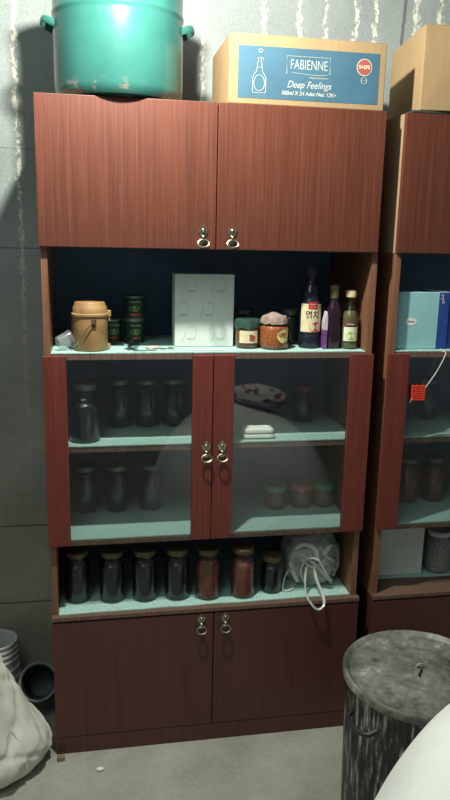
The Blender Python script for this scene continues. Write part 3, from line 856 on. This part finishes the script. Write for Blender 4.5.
# ------------------------------------------------------------------ floor things
def drum():
    t = thing('steel_drum', 'black round drum with white paint drips and scuffed lid before the cabinets', 'drum', (1.018, -.463, 0))
    R = .206
    H = .50
    obj('drum_body', lathe([(0, .002), (R-.022, 0), (R-.014, .008), (R-.012, .02), (R-.006, .25), (R-.002, .38), (R, H-.01), (R+.003, H), (0, H)], 64), M['drum'], t, True)
    L = .215
    ld = obj('drum_lid', lathe([(L-.004, H-.012), (L, H-.008), (L+.001, H+.006), (L-.003, H+.012), (L-.008, H+.013), (L-.014, H+.008), (L-.020, H+.003), (.118, H+.004), (.108, H+.010), (.098, H+.0105), (.088, H+.0075), (.055, H+.006), (.048, H+.0035), (.034, H+.006), (.018, H+.0125), (0, H+.013)], 64), M['lid'], t, True)
    obj('lid_slot', shift(box((-.016, -.0032, 0), (.016, .0032, .0035), .001), (-.014, 0, H+.0125)), plain('black_slot', (20, 20, 18), .6), ld, False, None, (0, 0, .9))
    obj('lid_knob', tube(smooth_path([(-.012, .012, H+.011), (-.004, .014, H+.022), (.010, .010, H+.023), (.016, .004, H+.011)]), .0035, 8), plain('pale_metal', (160, 158, 146), .4, .6), ld, True)
    a = math.radians(200)
    pts = []
    for i in range(11):
        s = -1+i/5
        aa = a+s*.24; rr = R-.002+.026*math.sqrt(max(0, 1-abs(s)**3))
        pts.append((rr*math.cos(aa), rr*math.sin(aa), 0.425-.012*math.sqrt(max(0, 1-abs(s)**3))))
    obj('carry_handle', tube(pts, .008, 8, False, .8), plain('black_handle', (38, 40, 38), .45), t, True)
drum()

# heap under a white sheet (its near corner shows at lower right; the rest shows in the panes)
def sheet_heap():
    t = thing('sheeted_heap', 'heap under a smooth white sheet at the lower right corner before the drum', 'covered heap', (.839, -1.158, 0), .791)
    bm = bmesh.new(); nu, nv = 120, 44; rows = []
    sg = lambda x, p: math.copysign(abs(x)**p, x)
    for j in range(nv+1):
        v = PI/2*j/nv
        if j == nv: rows.append([bm.verts.new((0, 0, .897))]); break
        row = []
        for i in range(nu):
            u = 2*PI*i/nu; cv = math.cos(v)**.924
            k = 1+.012*noise.noise(Vector((math.cos(u)*3, math.sin(u)*3, v*1.4)))+.012*math.sin(u*17+2*noise.noise(Vector((u, v*2, 3))))*max(0, 1-j/nv*1.9)
            row.append(bm.verts.new((.600*cv*sg(math.cos(u), 1.088)*k, .306*cv*sg(math.sin(u), 1.088)*k, 0.0005+.8965*math.sin(v)**.924)))
        rows.append(row)
    for A, B in zip(rows, rows[1:]):
        for i in range(nu):
            q = (i+1) % nu
            if len(B) == 1: bm.faces.new((A[i], A[q], B[0]))
            else: bm.faces.new((A[i], A[q], B[q], B[i]))
    bm.faces.new(list(reversed(rows[0])))
    obj('white_sheet', bm, M['sheet'], t, 'all')
sheet_heap()
def floral():
    t = NT('floral_cloth'); t.set(.9, 0, .2)
    a = t.noise(26, 3, .5)
    t.base(t.ramp(a, [(.40, (206, 204, 196)), (.55, (198, 196, 188)), (.60, (160, 62, 58)), (.72, (96, 110, 80))]))
    return t.m
tag(obj('cloth_bundle', crumple((.135, .07, .048), .22, 2.2, 4, 4, squash_floor=-.034), floral(), None, 'all', (.90, -1.12, .936), (0, 0, .79)), 'floral cloth bundle lying on the sheeted heap', 'cloth bundle')

# sack at lower left
def sack():
    t = thing('woven_sack', 'full white woven sack leaning at the lower left beside the cabinet', 'sack', (-.330, -.015, 0))
    prof = [(.0, .001), (.20, .0), (.27, .012), (.315, .045), (.328, .085), (.305, .14), (.262, .20), (.225, .27), (.195, .34), (.165, .42), (.13, .50), (.085, .57), (.05, .60), (.062, .645), (.03, .655), (0, .65)]
    # resample the profile
    pr = [Vector((r, 0, z)) for r, z in prof]; pr = smooth_path(pr, 11)
    bm = lathe([(max(0, p.x) if 0 < i < len(pr)-1 else 0, max(0, p.z)) for i, p in enumerate(pr)], 180, sy=.62)
    for v in bm.verts:
        if v.co.z < .004: continue
        a = math.atan2(v.co.y/.62, v.co.x); z = v.co.z
        f = .055*abs(noise.noise(Vector((math.cos(a)*2.4, math.sin(a)*2.4, z*3.5))))+.028*abs(noise.noise(Vector((math.cos(a)*7+z*5, math.sin(a)*7, z*5+4))))
        w1 = noise.noise(Vector(((z*11-a*2.4)*.9, (a+z)*.7, 7))); w2 = noise.noise(Vector(((z*13+a*1.6)*.8, (a-z)*.8, 2)))
        f += .034*max(0, 1-3.2*abs(w1)) + .016*max(0, 1-4*abs(w2))
        f -= .020*math.exp(-((a+.25)/.35)**2-((z-.11)/.045)**2)
        k = 1.012-f*min(1, z/.05)*1.3
        v.co.x *= k; v.co.y *= k
    obj('sack_body', bm, M['sack'], t, 'all')
    obj('neck_tie', lathe([(.046, .597), (.053, .600), (.053, .606), (.046, .609)], 32, sy=.62, cap=False), plain('twine', (120, 104, 76), .8), t, True)
    # side seam
    pts = []
    for z, r in ((.06, .318), (.13, .306), (.2, .256), (.27, .22), (.34, .19), (.42, .16), (.50, .126)):
        pts.append((r*math.cos(-.62)*.97, .62*r*math.sin(-.62)*.97, z))
    obj('side_seam', tube(smooth_path(pts, 4), .004, 6), M['sack'], t, True)
sack()

def bucket_prof(rb, rtop, h, ridges=()):
    pr = [(0, .001), (rb-.003, 0), (rb, .004)]
    for z in ridges:
        r = rb+(rtop-rb)*z/h
        pr += [(r, z-.006), (r+.005, z-.003), (r+.005, z+.003), (r, z+.006)]
    pr += [(rtop, h-.008), (rtop+.005, h-.007), (rtop+.005, h), (rtop-.003, h), (rtop-.004, h-.01), (rb-.004, .008), (0, .006)]
    return pr
t = thing('white_bucket', 'white ridged plastic bucket standing behind the sack', 'bucket', (-.222, .378, 0))
obj('bucket_body', lathe(bucket_prof(.080, .068, .212, (.04, .075, .11, .145, .168, .188)), 44), plain('white_plastic', (196, 200, 196), .45, var=.08, scale=20), t, True)
bm = tube([(.078*math.cos(PI*i/14), .012+.06*math.sin(PI*i/14)*.3, .197-.05*math.sin(PI*i/14)) for i in range(15)], .0018, 6)
obj('bail_handle', bm, M['wire'], t, True)
# dark bucket tipped towards the viewer
tilt = .95
t = thing('dark_bucket', 'small dark bucket tipped forward between the wall and the base cabinet', 'bucket', (-.064, .325, .0525), rot=(tilt, 0, 0))
obj('bucket_body', lathe(bucket_prof(.048, .060, .16, ()), 44), plain('dark_blue_plastic', (60, 76, 80), .5, var=.12), t, True)
obj('bucket_rim', lathe([(.0635, .1585), (.0662, .1590), (.0664, .1615), (.064, .1630), (.0600, .162), (.0600, .1605)], 44, cap=False), plain('grey_green_rim', (112, 120, 110), .5), t, True)

tag(obj('wood_offcut', box((-.012, -.010, 0), (.012, .008, .015), .002), plain('grey_brown_offcut', (120, 108, 84), .8), None, False, (.018, -.026, 0), (0, 0, .1)), 'little wood offcut on the floor at the base cabinet corner', 'offcut')
tag(obj('white_pebble', shift(crumple((.013, .008, .005), .15, 1.5, 2, 3, False, -.004), (.142, -.092, .0045)), plain('white_scrap', (226, 226, 214), .7, var=.02), None, 'all'), 'small white scrap lying on the concrete floor before the cabinet', 'scrap')
